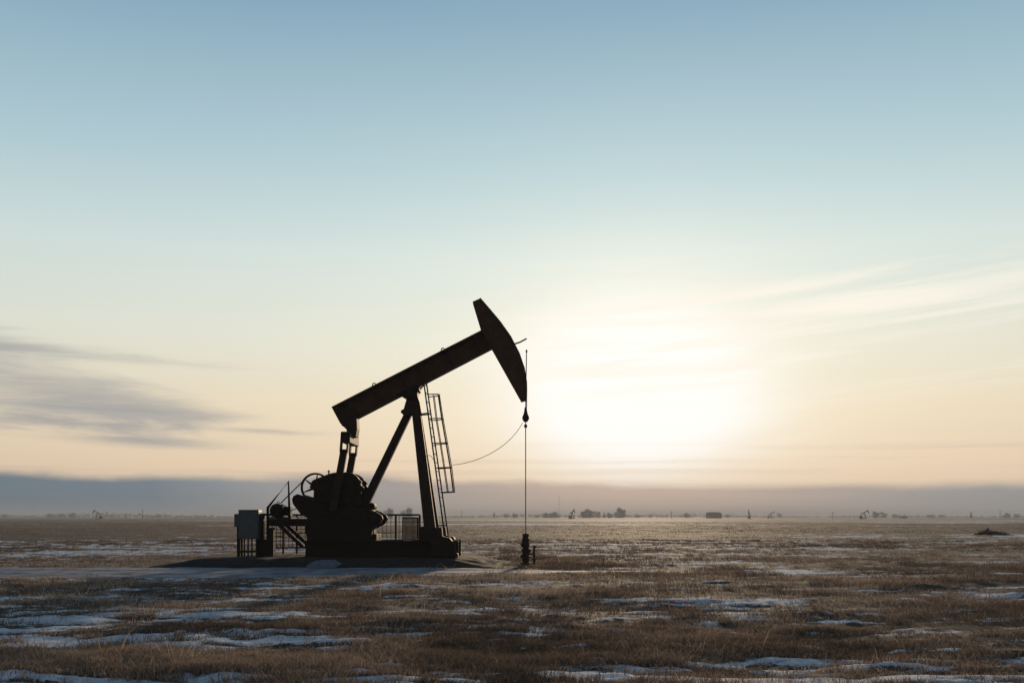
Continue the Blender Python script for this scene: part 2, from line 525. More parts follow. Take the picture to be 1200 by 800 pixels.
# ------------------------------------------------------------------ the pumping unit
def pumping_unit():
    root = empty('pump_jack', (-6.2, D0, PADZ), 'large dark pump jack in the foreground with raised horse head and ladder', 'pump jack')
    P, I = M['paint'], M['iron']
    NEAR, FAR = D0 - .95, D0 + .95
    # skid
    b = MB()
    zt, zb = at(0, 633, D0 - 1)[2], PADZ - .03
    x0, x1 = at(357, 0, D0 - 1)[0], at(537, 0, D0 - 1)[0]
    for yy in (D0 - .85, D0 + .85):
        b.box(x0, x1, yy - .15, yy + .15, zt - .05, zt)
        b.box(x0, x1, yy - .03, yy + .03, zb + .05, zt - .05)
        b.box(x0, x1, yy - .15, yy + .15, zb, zb + .05)
    for k in range(7):
        x = x0 + .2 + (x1 - x0 - .4) * k / 6
        b.box(x - .09, x + .09, D0 - .815, D0 + .815, zb + .06, zt - .06)
    b.build('skid', I, root)
    # front base block and stepped foot of the samson post
    d = D0 - .95
    b = MB(); b.prism([xz(503, 652, d), xz(537.5, 652, d), xz(537, 648, d), xz(534, 646, d), xz(534, 636, d), xz(530, 633, d), xz(527, 629.5, d), xz(505, 629.5, d)], D0 - 1.25, D0 - .72)
    pts = [(x, z) for x, z in [xz(503, 652, d), xz(537.5, 652, d), xz(537, 648, d), xz(534, 646, d), xz(534, 636, d), xz(530, 633, d), xz(527, 629.5, d), xz(505, 629.5, d)]]
    b.prism(pts, D0 + .72, D0 + 1.25)
    b.box(pts[0][0] + .15, pts[1][0] - .25, D0 - .72, D0 + .72, PADZ + .1, pts[5][1] - .05)
    b.build('front_base', I, root, bevel=.015)
    for s in (-1, 1):
        b = MB()
        yy = D0 + s * .95
        d = D0 - .95
        b.prism([xz(491.5, 633.5, d), xz(491.5, 617, d), xz(497, 616.5, d), xz(498, 618, d), xz(518, 618, d), xz(519, 628, d), xz(528, 630, d), xz(528, 633.5, d)], yy - .2, yy + .2)
        b.build('post_foot', I, root, bevel=.01)
    # samson post front legs
    for s in (-1, 1):
        p1 = at(487.5, 476, D0); p0 = at(505 if s < 0 else 505, 630, D0 - .95)
        top = (p1[0], D0 + s * .16, p1[2]); bot = (p0[0], D0 + s * .85, p0[2])
        b = MB(); b.beam(bot, top, .40, .26, .29, .2)
        # flange edges of the rolled section
        b.build('samson_leg', P, root)
    for t in (.30, .62):
        b = MB()
        pa, pb = np.array(at(505, 630, D0 - .95)), np.array(at(487.5, 476, D0))
        q = pa + (pb - pa) * t
        hw = .85 + (.16 - .85) * t - .14
        b.box(q[0] - .08, q[0] + .08, D0 - hw, D0 + hw, q[2] - .08, q[2] + .08)
        b.build('cross_tie', P, root)
    # rear brace
    b = MB(); b.beam(at(416, 614), at(480.5, 481), .30, .26, .255, .26)
    b.build('rear_brace', P, root)
    b = MB(); b.prism([xz(407, 633), xz(410, 612), xz(424, 612), xz(428, 633)], D0 - .25, D0 + .25)
    b.build('brace_foot', I, root)
    # post cap and saddle bearing
    b = MB(); b.prism([xz(476.5, 471), xz(474, 480), xz(471, 481.5), xz(470.5, 484), xz(476, 489), xz(482, 486), xz(495, 486), xz(492.5, 472), xz(491, 468), xz(477.5, 468)], D0 - .28, D0 + .28)
    b.build('post_cap', P, root, bevel=.012)
    b = MB()
    b.prism([xz(465, 463.5), xz(468, 464.5), xz(470, 463.6), xz(474.5, 466.5), xz(478, 467), xz(477.5, 469.5), xz(491.5, 469.5), xz(490, 464), xz(490.5, 460), xz(492.5, 458.5), xz(492, 456), xz(494, 453), xz(497, 449.5), xz(484, 453.5)], D0 - .34, D0 + .34)
    c = at(483, 462)
    b.lathe((c[0], D0 - .5, c[2]), [(.10, 0), (.16, .02), (.16, .98), (.10, 1.0)], 'y', 18)
    b.build('saddle_bearing', I, root, bevel=.008)
    # walking beam: an I section
    tl, tr, br_, bl = xz(390, 477), xz(566, 387), xz(578, 408), xz(402, 499.5)
    tl, tr, br_, bl = [np.array(p) for p in (tl, tr, br_, bl)]
    ax = (tr - tl) / np.linalg.norm(tr - tl)
    nn = np.array((ax[1], -ax[0]))
    b = MB()
    fl = .06
    b.prism([tl, tr, tr + nn * fl, tl + nn * fl], D0 - .21, D0 + .21)
    b.prism([bl - nn * fl, br_ - nn * fl, br_, bl], D0 - .21, D0 + .21)
    b.prism([tl + nn * fl, tr + nn * fl, br_ - nn * fl, bl - nn * fl], D0 - .03, D0 + .03)
    for t in (.08, .27, .45, .56, .75, .93):
        p, q = tl + (tr - tl) * t + nn * fl, bl + (br_ - bl) * t - nn * fl
        for s in (-1, 1):
            b.prism([p, p + ax * .03, q + ax * .03, q], D0 + s * .12 - .09, D0 + s * .12 + .088)
    beam = b.build('walking_beam', M['flare_paint'], root)
    for px, py in ((438.5, 451), (519, 410)):
        c = at(px, py)
        b = MB(); b.ring((c[0], D0, c[2] + .01), .055, .02, 'y', 16, 6)
        b.box(c[0] - .09, c[0] + .09, D0 - .03, D0 + .03, c[2] - .13, c[2] - .03)
        b.build('lifting_eye', I, beam)
    # horse head
    pv = np.array(xz(482, 462))
    arcpx = [(563, 351), (573, 362.5), (586, 378), (598, 395), (608, 414.5), (614, 432), (616.6, 448), (617, 469)]
    arc = [np.array(xz(*p)) for p in arcpx]
    fine = []
    for i in range(len(arc) - 1):
        for k in range(4):
            fine.append(arc[i] + (arc[i + 1] - arc[i]) * k / 4)
    fine.append(arc[-1])
    # pull the two long segments on to a true curve
    head = [xz(554, 355)] + [tuple(p) for p in fine] + [xz(611, 470.5), xz(577, 410), xz(564, 388)]
    b = MB()
    b.prism(head, D0 - .22, D0 - .16); b.prism(head, D0 + .16, D0 + .22)
    inner = [tuple(np.array(p) * .97 + np.mean(np.array(head), 0) * .03) for p in head]
    b.prism(inner, D0 - .158, D0 + .158)
    hh = b.build('horse_head', M['flare_paint'], root)
    b = MB()
    off = []
    for i, p in enumerate(fine):
        t = fine[min(i + 1, len(fine) - 1)] - fine[max(i - 1, 0)]
        t = t / np.linalg.norm(t)
        off.append(p + np.array((-t[1], t[0])) * .0)
    for y0_, y1_ in ((D0 - .27, D0 - .222), (D0 + .222, D0 + .27)):
        b = MB()
        for i in range(len(fine) - 1):
            p, q = fine[i], fine[i + 1]
            t = (q - p) / np.linalg.norm(q - p)
            n = np.array((-t[1], t[0]))
            b.prism([tuple(p - n * .03), tuple(q - n * .03), tuple(q + n * .012), tuple(p + n * .012)], y0_, y1_)
        b.build('rim_plate', M['flare_paint'], hh)
    b = MB(); b.tube([at(602.5, 403, D0), at(609, 401), at(617, 396.7)], .028, 8)
    b.tube([at(602.5, 403, D0 + .18), at(609, 401, D0 + .16), at(617, 396.7, D0)], .02, 8)
    b.build('latch_bar', M['steel'], hh)
    # bridle, carrier and polished rod
    for s in (-1, 1):
        path = []
        for i, p in enumerate(fine[4:-2]):
            path.append((p[0] + .02, D0 + s * .10, p[1] + .008))
        c = at(616.6, 481)
        path.append((c[0] + .012, D0 + s * .09, c[2]))
        b = MB(); b.tube(path, .014, 6)
        b.build('bridle_cable', M['cable'], root)
    c = at(616, 486)
    b = MB()
    u = D0 / F
    b.lathe((c[0], D0, c[2]), [(.035, 9 * u), (.05, 5 * u), (.075, 1 * u), (.115, -2 * u), (.125, -4 * u), (.10, -6 * u), (.06, -8.2 * u)], 'z', 14)
    b.box(c[0] - .06, c[0] + .06, D0 - .22, D0 + .22, c[2] - .16, c[2] - .05)
    b.build('carrier_bar', P, root)
    b = MB()
    b.tube([at(617, 411), at(616.6, 440), at(616, 480), at(616, 628)], .017, 8)
    rod = b.build('polished_rod', M['steel'], root)
    b = MB(); c = at(617, 411); b.lathe((c[0], D0, c[2] - .06), [(.022, 0), (.032, .02), (.032, .07), (.02, .1)], 'z', 10)
    b.build('rod_cap', M['steel'], rod)
    b = MB(); c = at(616, 499); b.lathe((c[0], D0, c[2] - .06), [(.03, 0), (.055, .02), (.055, .10), (.03, .12)], 'z', 12)
    b.build('rod_clamp', I, rod)
    # tail bracket, equalizer, pitman arms
    b = MB(); b.prism([xz(390, 477.5), xz(400.2, 496.5), xz(407.5, 503.8), xz(409, 512), xz(418.5, 512), xz(420, 503), xz(419.4, 488), xz(415, 478)], D0 - .3, D0 + .3)
    b.build('tail_bearing', P, root, bevel=.01)
    b = MB()
    c = at(410.5, 515)
    b.box(c[0] - .15, c[0] + .15, D0 - 1.0, D0 + 1.0, c[2] - .17, c[2] + .13)
    b.build('equalizer', P, root, bevel=.015)
    pin = at(390.5, 598, NEAR)
    for s in (-1, 1):
        yy = D0 + s * .95
        t0 = at(404.5, 506, NEAR); t1 = at(403.2, 528, NEAR)
        b = MB()
        b.beam((t1[0], yy, t1[2]), (pin[0], yy, pin[2]), .235, .16)
        b.build('pitman_arm', P, root)
        # clevis frame at the top of the arm
        b = MB()
        b.beam((t0[0] - .10, yy, t0[2]), (t1[0] - .11, yy, t1[2] - .02), .06, .2)
        b.beam((t0[0] + .12, yy, t0[2]), (t1[0] + .11, yy, t1[2] - .02), .06, .2)
        b.box(t1[0] - .14, t1[0] + .14, yy - .09, yy + .09, t1[2] - .06, t1[2] + .05)
        b.box(t0[0] - .12, t0[0] + .14, yy - .08, yy + .08, t0[2] - .06, t0[2] + .01)
        b.build('pitman_clevis', I, root)
    # gear reducer
    b = MB()
    gx = [xz(371, 612), xz(371, 582), xz(380, 571), xz(396, 570), xz(414, 582), xz(428, 590), xz(434, 591), xz(438, 597), xz(440, 606), xz(440, 626), xz(371, 626)]
    b.prism(gx, D0 - .38, D0 + .38)
    b.prism([(x, z) for x, z in [xz(366, 634), xz(366, 625), xz(444, 625), xz(444, 634)]], D0 - .6, D0 + .6)
    gb = b.build('gear_reducer', I, root, bevel=.02)
    b = MB(); c = at(436.5, 593); b.lathe((c[0], D0 - .3, c[2]), [(.06, 0), (.125, .02), (.125, .58), (.06, .6)], 'y', 14)
    b.build('breather', I, gb)
    b = MB()
    b.prism([xz(362, 650, 34), xz(366, 634.3, 34), xz(444, 634.3, 34), xz(446, 648, 34)], D0 - .68, D0 + .68)
    b.build('reducer_pedestal', I, root)
    # crank shaft, cranks and counterweights
    sh = at(436.5, 607, NEAR)
    b = MB(); b.lathe((sh[0], D0 - .95, sh[2]), [(.10, 0), (.14, .02), (.14, 1.88), (.10, 1.9)], 'y', 16)
    b.build('crank_shaft', I, root)
    d = D0 - .72
    cr = [xz(*p, d) for p in ((342.3, 585), (343.8, 581), (348.5, 578.6), (356, 581), (371, 584), (400, 589), (434, 597), (441, 599.5), (447.3, 603.6), (448.8, 607.6), (445, 614), (436, 618.7), (420, 618), (380, 612), (360, 606.5), (352, 601.5), (347, 595), (343.3, 590))]
    up = [xz(*p, d) for p in ((371.5, 588), (368.2, 575), (366.3, 570.5), (365, 565.5), (367, 562.5), (384.5, 555.5), (391, 553.8), (398, 553), (410, 553.2), (415, 555.2), (419, 558.6), (421, 561.5), (424, 563.8), (423, 566), (423.4, 568.6), (426, 570.4), (425.6, 574), (423.2, 575.8), (422, 583), (420.5, 592))]
    dn = [xz(*p, d) for p in ((362, 607.5), (357.5, 613), (358.5, 624), (363, 637), (372, 645.5), (388, 649), (405, 649), (420, 646), (430, 639), (435, 630), (437, 619.5))]
    for s in (-1, 1):
        yc = D0 + s * .66
        b = MB(); b.prism(cr, yc - .10, yc + .10)
        ck = b.build('crank', I, root, bevel=.012)
        b = MB()
        for px, py in ((351, 586), (352, 590)):
            pass
        c = at(350.5, 587, d); b.lathe((c[0], yc - .13, c[2]), [(.05, 0), (.09, .01), (.09, .25), (.05, .26)], 'y', 12)
        b.build('crank_bolt', I, ck)
        b = MB()
        b.lathe((pin[0], yc - .33, pin[2]), [(.07, 0), (.12, .02), (.12, .62), (.07, .66)], 'y', 14)
        b.build('crank_pin', I, ck)
        for pts in (up, dn):
            b = MB(); b.prism(pts, yc - .165, yc + .165)
            b.build('counterweight', I, root, bevel=.02)
    b = MB(); c = at(385, 553.6, d); b.tube([(c[0], D0 - .66, c[2] - .05), (c[0], D0 - .66, c[2] + .09)], .025, 8)
    b.box(c[0] - .05, c[0] + .05, D0 - .7, D0 - .62, c[2] + .03, c[2] + .055)
    b.build('weight_bolt', M['steel'], root)
    # sheave with spokes and the belts to the motor
    ds = D0 + 1.12
    sc_ = at(369.8, 571, ds)
    rad = 16.2 * ds / F
    b = MB()
    for yy in (-.05, 0, .05):
        b.ring((sc_[0], ds + yy, sc_[2]), rad, .034, 'y', 48, 8)
    b.lathe((sc_[0], ds - .15, sc_[2]), [(.06, 0), (.12, .02), (.12, .28), (.06, .3)], 'y', 16)
    for k in range(6):
        th = R(22 + 60 * k)
        e = (sc_[0] + math.cos(th) * (rad - .03), ds, sc_[2] + math.sin(th) * (rad - .03))
        b.beam((sc_[0] + math.cos(th) * .08, ds, sc_[2] + math.sin(th) * .08), e, .10, .03, .03, .03)
    b.lathe((sc_[0], D0 + .3, sc_[2]), [(.05, 0), (.05, .8)], 'y', 10)
    b.build('sheave', I, root)
    ms = at(327.5, 597.5, ds)
    b = MB(); b.lathe((ms[0], ds - .09, ms[2]), [(.06, 0), (.15, .01), (.15, .17), (.06, .18)], 'y', 16)
    b.build('motor_pulley', I, root)
    b = MB()
    a1 = math.atan2(sc_[2] - ms[2], sc_[0] - ms[0])
    for s in (1, -1):
        n = (-math.sin(a1) * s, math.cos(a1) * s)
        b.beam((ms[0] + n[0] * .15, ds, ms[2] + n[1] * .15), (sc_[0] + n[0] * rad, ds, sc_[2] + n[1] * rad), .022, .12)
    b.build('drive_belt', M['cable'], root)
    # motor, its platform and braces
    mc = at(326.5, 598, D0 + .4)
    b = MB()
    b.lathe((mc[0], D0 + .02, mc[2]), [(.10, 0), (.22, .03), (.245, .08), (.245, .78), (.22, .84), (.10, .88)], 'y', 20)
    for k in range(20):
        th = 2 * math.pi * k / 20
        b.beam((mc[0] + .245 * math.cos(th), D0 + .12, mc[2] + .245 * math.sin(th)), (mc[0] + .245 * math.cos(th), D0 + .75, mc[2] + .245 * math.sin(th)), .03, .03)
    mo = b.build('electric_motor', I, root)
    c = at(337.5, 598.5, D0 + .4)
    b = MB(); b.box(c[0] - .10, c[0] + .12, D0 + .25, D0 + .6, c[2] - .17, c[2] + .15)
    b.build('terminal_box', I, mo, bevel=.01)
    c = at(326, 588.8, D0 + .4)
    b = MB(); b.ring((c[0], D0 + .4, c[2]), .045, .014, 'y', 14, 6)
    b.build('motor_eye', I, mo)
    b = MB()
    d = D0 + .2
    q0, q1 = at(319.5, 606.5, d), at(385, 616, d)
    for yy in (D0 - .3, D0 + .75):
        b.box(q0[0], q1[0], yy - .06, yy + .06, q1[2], q0[2] - .03)
    b.box(q0[0], at(345, 0, d)[0], D0 - .36, D0 + .95, q0[2] - .027, q0[2] + .02)
    b.build('motor_platform', I, root)
    for yy in (D0 - .3, D0 + .75):
        a_, e_ = at(330, 615, D0), at(357, 640, D0)
        b = MB(); b.beam((a_[0], yy, a_[2]), (e_[0], yy, e_[2]), .125, .10)
        b.build('platform_brace', I, root)
    # pipe frame that guards the belts
    dg = D0 + .9
    b = MB()
    b.tube([at(313.8, 646, dg), at(313.8, 594.5, dg), at(338, 564, dg), at(339.3, 606, dg)], .052, 8)
    for k in range(3):
        t = .3 + .22 * k
        p0 = np.array(at(313.8, 594.5, dg)) * (1 - t) + np.array(at(338, 564, dg)) * t
    b.tube([at(313.8, 628, dg), at(331, 628, dg)], .02, 6)
    b.build('belt_guard', I, root)
    # ladder and its safety cage, on the well side of the post
    lt, lb = np.array(at(498.2, 448)), np.array(at(523.6, 630))
    b = MB()
    for s in (-1, 1):
        b.beam((lb[0] + s * .045, D0 + s * .24, lb[2]), (lt[0] + s * .03, D0 + s * .22, lt[2]), .05, .03)
    nr = 18
    for k in range(nr):
        q = lb + (lt - lb) * (k + .7) / nr
        b.tube([(q[0], D0 - .24, q[2]), (q[0], D0 + .24, q[2])], .013, 6)
    for (px, py), (qx, qy) in (((493, 485.5), (504, 484.5)), ((512, 615.5), (522, 615))):
        for s in (-1, 1):
            a_, e_ = at(px, py), at(qx, qy)
            b.beam((a_[0], D0 + s * .2, a_[2]), (e_[0], D0 + s * .22, e_[2]), .04, .04)
    ld = b.build('ladder', P, root)
    hoops = ((501.5, 463.5, 515), (503.8, 491.5, 519.4), (508, 520, 524.5), (512, 548.5, 529.5), (516.8, 577, 533))
    b = MB()
    cols = {}
    for hx, hy, hx2 in hoops:
        p0, p1 = at(hx, hy), at(hx2, hy - 1)
        w = p1[0] - p0[0]
        pts = []
        for k in range(15):
            th = math.pi * k / 14
            yy = -math.cos(th) * .34
            xx = w * min(1, math.sin(th) * 1.15) if 0 < k < 14 else 0
            pts.append((p0[0] + xx, D0 + yy, p0[2] + (p1[2] - p0[2]) * xx / w))
        for i in range(14):
            b.beam(pts[i], pts[i + 1], .016, .016) if abs(pts[i + 1][1] - pts[i][1]) < 1e-4 else b.tube([pts[i], pts[i + 1]], .02, 6)
        for k in (2, 4, 7, 10, 12):
            cols.setdefault(k, []).append(pts[k])
    for k, pts in cols.items():
        b.tube(pts, .017, 6)
    b.build('safety_cage', P, ld)
    b = MB(); b.tube([at(502, 533), at(505, 534), at(508, 538), at(510.5, 543)], .012, 6)
    b.build('conduit', M['cable'], root)
    # brake lever by the reducer
    b = MB(); b.tube([at(470, 633, D0 - .5), at(461.5, 603, D0 - .5)], .02, 6)
    return root


pumping_unit()


# ------------------------------------------------------------------ things round the unit
def pad_things():
    # guard fence beyond the cranks
    df = D0 + 1.75
    root = empty('guard_fence', (at(400, 0, df)[0], df, PADZ), 'low dark mesh guard fence behind the cranks of the large pump jack', 'fence')
    zt, zb, zm = at(0, 603, df)[2], at(0, 642, df)[2], at(0, 624, df)[2]
    X = lambda px: at(px, 0, df)[0]
    b = MB()
    b.tube([(X(304), df, zt), (X(492), df, zt)], .034, 8)
    b.tube([(X(304), df, zb + .02), (X(492), df, zb + .02)], .03, 8)
    b.tube([(X(304), df, zm), (X(470), df, zm)], .014, 8)
    b.build('rail', M['iron'], root)
    for px in (304.5, 332, 348, 361, 388, 416, 443, 464, 492):
        b = MB(); b.beam((X(px), df, PADZ - .1), (X(px), df, zt), .07, .06)
        b.build('fence_post', M['iron'], root)
    b = MB()
    x = X(305)
    while x < X(470):
        b.tube([(x, df - .02, zb), (x, df - .02, zt)], .010, 4); x += .15
    z = zb + .1
    while z < zt:
        b.tube([(X(305), df - .022, z), (X(400), df - .022, z)], .009, 4); z += .15
    b.build('wire_mesh', M['iron'], root)
    b = MB()
    z0, z1 = at(0, 631, df)[2], at(0, 606.5, df)[2]
    b.beam((X(472.5), df - .08, z0 - .2), (X(472.5), df - .08, z1), .05, .05)
    b.beam((X(490), df - .08, z0 - .2), (X(490), df - .08, z1), .05, .05)
    b.beam((X(471.8), df - .08, z1), (X(490.7), df - .08, z1), .05, .052)
    x = X(473.5)
    while x < X(489.5):
        b.box(x, x + .034, df - .09, df - .075, z0 - .2, z1); x += .043
    b.build('slat_gate', M['iron'], root)

    # grey control cabinet on legs
    dc = D0 - .5
    root = empty('control_cabinet', (at(290, 0, dc)[0], dc, PADZ), 'grey metal control cabinet on legs left of the large pump jack', 'cabinet')
    p0, p1 = at(279.4, 631, dc), at(303, 598, dc)
    b = MB(); b.box(p0[0], p1[0], dc, dc + .45, p0[2], p1[2])
    bx = b.build('cabinet_body', M['cabinet'], root, bevel=.012)
    b = MB(); b.box(p0[0] + .03, p1[0] - .03, dc - .022, dc - .002, p0[2] + .03, p1[2] - .05)
    dr = b.build('cabinet_door', M['cabinet'], root, bevel=.006)
    b = MB(); b.box(p1[0] - .09, p1[0] - .06, dc - .05, dc - .023, (p0[2] + p1[2]) / 2 - .07, (p0[2] + p1[2]) / 2 + .07)
    b.build('door_handle', M['steel'], dr)
    b = MB(); b.box(p0[0] - .004, p1[0] + .004, dc - .02, dc + .46, p1[2] + .002, p1[2] + .03)
    b.build('rain_hood', M['cabinet'], root)
    s0, s1 = at(273.6, 617, dc), at(279.3, 601.8, dc)
    b = MB(); b.box(s0[0], s1[0], dc + .08, dc + .32, s0[2], s1[2])
    b.build('meter_box', M['cabinet'], root, bevel=.01)
    for px in (280, 300.5):
        for yy in (.06, .39):
            x = at(px, 0, dc)[0]
            b = MB(); b.box(x - .035, x + .035, dc + yy - .03, dc + yy + .03, PADZ - .05, p0[2])
            b.build('cabinet_leg', M['iron'], root)
    b = MB()
    x = at(277.8, 0, dc)[0]
    b.tube([(x, dc + .2, PADZ - .1), (x, dc + .2, s0[2])], .06, 10)
    for px in (284, 288.5, 293):
        x = at(px, 0, dc)[0]
        b.tube([(x, dc + .25, PADZ - .1), (x, dc + .25, p0[2])], .026, 8)
    b.build('conduit', M['iron'], root)
    b = MB(); xa, xb = at(280, 0, dc)[0], at(301, 0, dc)[0]
    b.box(xa, xb, dc + .18, dc + .26, PADZ + .12, PADZ + .19)
    b.build('leg_brace', M['iron'], root)

    # open steel box with a gap, between cabinet and motor
    do = D0 - .3
    root = empty('switch_stand', (at(312, 0, do)[0], do, PADZ), 'narrow dark switch stand with an opening between grey cabinet and motor', 'switch stand')
    xa, xb, xc, xd, xe = [at(p, 0, do)[0] for p in (304.2, 308.5, 310.5, 313.2, 320.2)]
    za, zc, ze = [at(0, p, do)[2] for p in (645, 631.5, 618)]
    zt = at(0, 603.5, do)[2]
    b = MB(); b.box(xa, xe, do, do + .35, PADZ - .05, zc)
    b.build('lower_box', M['iron'], root, bevel=.01)
    b = MB(); b.box(xd, xe, do, do + .3, zc + .002, ze)
    b.build('upper_box', M['iron'], root, bevel=.01)
    b = MB(); b.box(xa, xb, do + .05, do + .2, zc + .002, zt)
    b.build('upright', M['iron'], root)
    b = MB(); b.box(xa, xe, do + .05, do + .2, zt + .002, zt + .07)
    b.build('top_bar', M['iron'], root)

    # little heap of old snow in front of the counterweights
    x, y = at(378, 0, 32.3)[0], 32.3
    PZ = .10
    b = MB()
    n, m = 28, 9
    vs, fs = [], []
    for i in range(m):
        t = i / (m - 1)
        for k in range(n):
            th = 2 * math.pi * k / n
            rr = (1 - t) ** .75 if i < m - 1 else 0
            wob = 1 + .16 * math.sin(3 * th + 1) + .10 * math.sin(7 * th) + random.uniform(-.04, .04)
            vs.append((x + .60 * rr * wob * math.cos(th) + .1 * t, y + .4 * rr * wob * math.sin(th), PZ - .05 + .25 * math.sin(t * math.pi / 2) * (1 + .22 * math.sin(2 * th + .6) * (1 - t) + .10 * math.sin(5 * th) * (1 - t) + random.uniform(-.05, .05))))
    for i in range(m - 1):
        for k in range(n):
            l = (k + 1) % n
            fs.append((i * n + k, i * n + l, (i + 1) * n + l, (i + 1) * n + k))
    b.add(vs, fs)
    o = b.build('snow_pile', M['drift'], None, (x, y, PZ), smooth=True)
    tag(o, 'small rounded pile of old snow below the counterweights', 'snow pile')

    # wellhead
    w = at(616, 662)
    root = empty('wellhead', (w[0], D0, 0), 'rusty wellhead under the polished rod of the large pump jack', 'wellhead')
    z = lambda py: at(0, py)[2]
    I = M['paint']
    b = MB()
    b.lathe((w[0], D0, -.1), [(.13, 0), (.13, .14), (.20, .15), (.20, .20), (.12, .21), (.12, .36), (.19, .37), (.19, .42), (.12, .43), (.12, .60), (.16, .61), (.16, .66), (.11, .67), (.11, .98)], 'z', 18)
    b.build('casing_head', I, root)
    b = MB(); b.lathe((w[0], D0, z(633)), [(.11, -.22), (.13, -.2), (.13, -.06), (.11, -.04), (.13, .0), (.13, .06), (.10, .08), (.10, .15), (.12, .16), (.12, .22), (.04, .25)], 'z', 16)
    b.build('stuffing_box', I, root)
    for py, s in ((651, -1), (645, 1), (638, -1)):
        b = MB()
        b.lathe((w[0] + (-.16 if s < 0 else -.02), D0, z(py)), [(.045, 0), (.045, .05), (.065, .06), (.065, .12), (.05, .13), (.05, .18)], 'x', 12)
        v = b.build('side_valve', I, root)
        b = MB(); b.ring((w[0] + s * .12, D0 - .16, z(py)), .055, .012, 'y', 18, 6)
        b.tube([(w[0] + s * .12, D0, z(py)), (w[0] + s * .12, D0 - .16, z(py))], .015, 6)
        b.beam((w[0] + s * .12 - .055, D0 - .16, z(py)), (w[0] + s * .12 + .055, D0 - .16, z(py)), .015, .015)
        b.build('handwheel', M['iron'], v)
    b = MB()
    p = at(626, 640)
    b.tube([(w[0], D0, z(649)), (p[0], D0 + .02, z(648.5))], .03, 8)
    b.tube([(p[0], D0, -.1), (p[0], D0, p[2])], .038, 8)
    b.tube([(p[0] - .04, D0, p[2]), (p[0] + .06, D0, p[2])], .03, 8)
    b.lathe((p[0], D0, z(656)), [(.04, 0), (.07, .01), (.07, .06), (.04, .07)], 'z', 12)
    b.build('flow_line', I, root)

    # load-cell cable hanging from the carrier to the ladder cage
    pts = []
    p0, p1 = np.array(at(530, 544.5)), np.array(at(612.5, 495))
    c1, c2 = np.array(at(563, 542)), np.array(at(598, 523))
    for k in range(25):
        t = k / 24
        pts.append((1 - t) ** 3 * p0 + 3 * t * (1 - t) ** 2 * c1 + 3 * t * t * (1 - t) * c2 + t ** 3 * p1)
    b = MB(); b.tube(pts, .011, 6)
    o = b.build('signal_cable', M['cable'], None, tuple(p0))
    tag(o, 'thin sagging cable strung between the safety cage and the carrier bar', 'cable')


pad_things()


# ------------------------------------------------------------------ the far plain
def distant_pump():
    """Side-on small pumping unit, head to +x, about 6.6 m tall."""
    root = empty('pump_jack', (0, 0, 0), 'x', 'pump jack', 'pump jacks far off on the plain')
    P = M['paint']
    MB().box(-3.4, 2.4, -.8, .8, -.3, .55).build('skid', P, root)
    for s in (-1, 1):
        b = MB(); b.beam((1.5, s * .8, .5), (.8, s * .12, 4.6), .30, .26); b.build('samson_leg', P, root)
    b = MB(); b.beam((-1.2, 0, .5), (.6, 0, 4.5), .26, .26); b.build('rear_brace', P, root)
    b = MB(); b.beam((-2.1, 0, 3.75), (3.1, 0, 6.1), .62, .34); b.build('walking_beam', P, root)
    b = MB(); b.prism([(2.55, 6.9), (2.95, 7.1), (3.7, 6.3), (4.2, 5.2), (4.3, 4.1), (4.1, 4.05), (3.2, 5.6), (2.9, 6.1)], -.22, .22)
    b.build('horse_head', P, root)
    b = MB(); b.tube([(4.25, 0, 4.2), (4.25, 0, .9)], .03, 5); b.build('polished_rod', P, root)
    for s in (-1, 1):
        b = MB(); b.beam((-1.9, s * .7, 3.7), (-2.1, s * .7, 1.7), .2, .16); b.build('pitman_arm', P, root)
        b = MB(); b.lathe((-2.3, s * .55 - .15, 1.55), [(.6, 0), (.95, .03), (.95, .27), (.6, .3)], 'y', 14)
        b.build('counterweight', P, root)
    b = MB(); b.box(-1.9, -.7, -.35, .35, .55, 1.9); b.build('gear_reducer', P, root)
    b = MB(); b.lathe((4.25, 0, -.3), [(.2, 0), (.2, .5), (.12, .6), (.12, 1.2)], 'z', 10); b.build('wellhead', P, root)
    return root


proto = distant_pump()
FARP = [  # photo x, distance, yaw, scale, beam tilt handled by yaw only, label
    (1012, 760, 4, 1.0, 'far pump jack at right with its head raised, beside low trees'),
    (115, 720, 176, .95, 'far pump jack alone on the left horizon, facing left'),
    (670, 780, 56, 1.12, 'far pump jack half hidden before the grey tree clump'),
    (878, 740, 84, 1.0, 'far pump jack seen nearly end on, right of the barn'),
    (903, 1150, 14, 1.15, 'palest far pump jack, between the end on one and a pole'),
]
for i, (px, d, yaw, s, lab) in enumerate(FARP):
    o = proto if i == 0 else copy_tree(proto)
    o.location = ((px - 600) / F * d, d, -.05)
    o.rotation_euler = (0, 0, R(yaw))
    o.scale = (s, s, s)
    o['label'] = lab


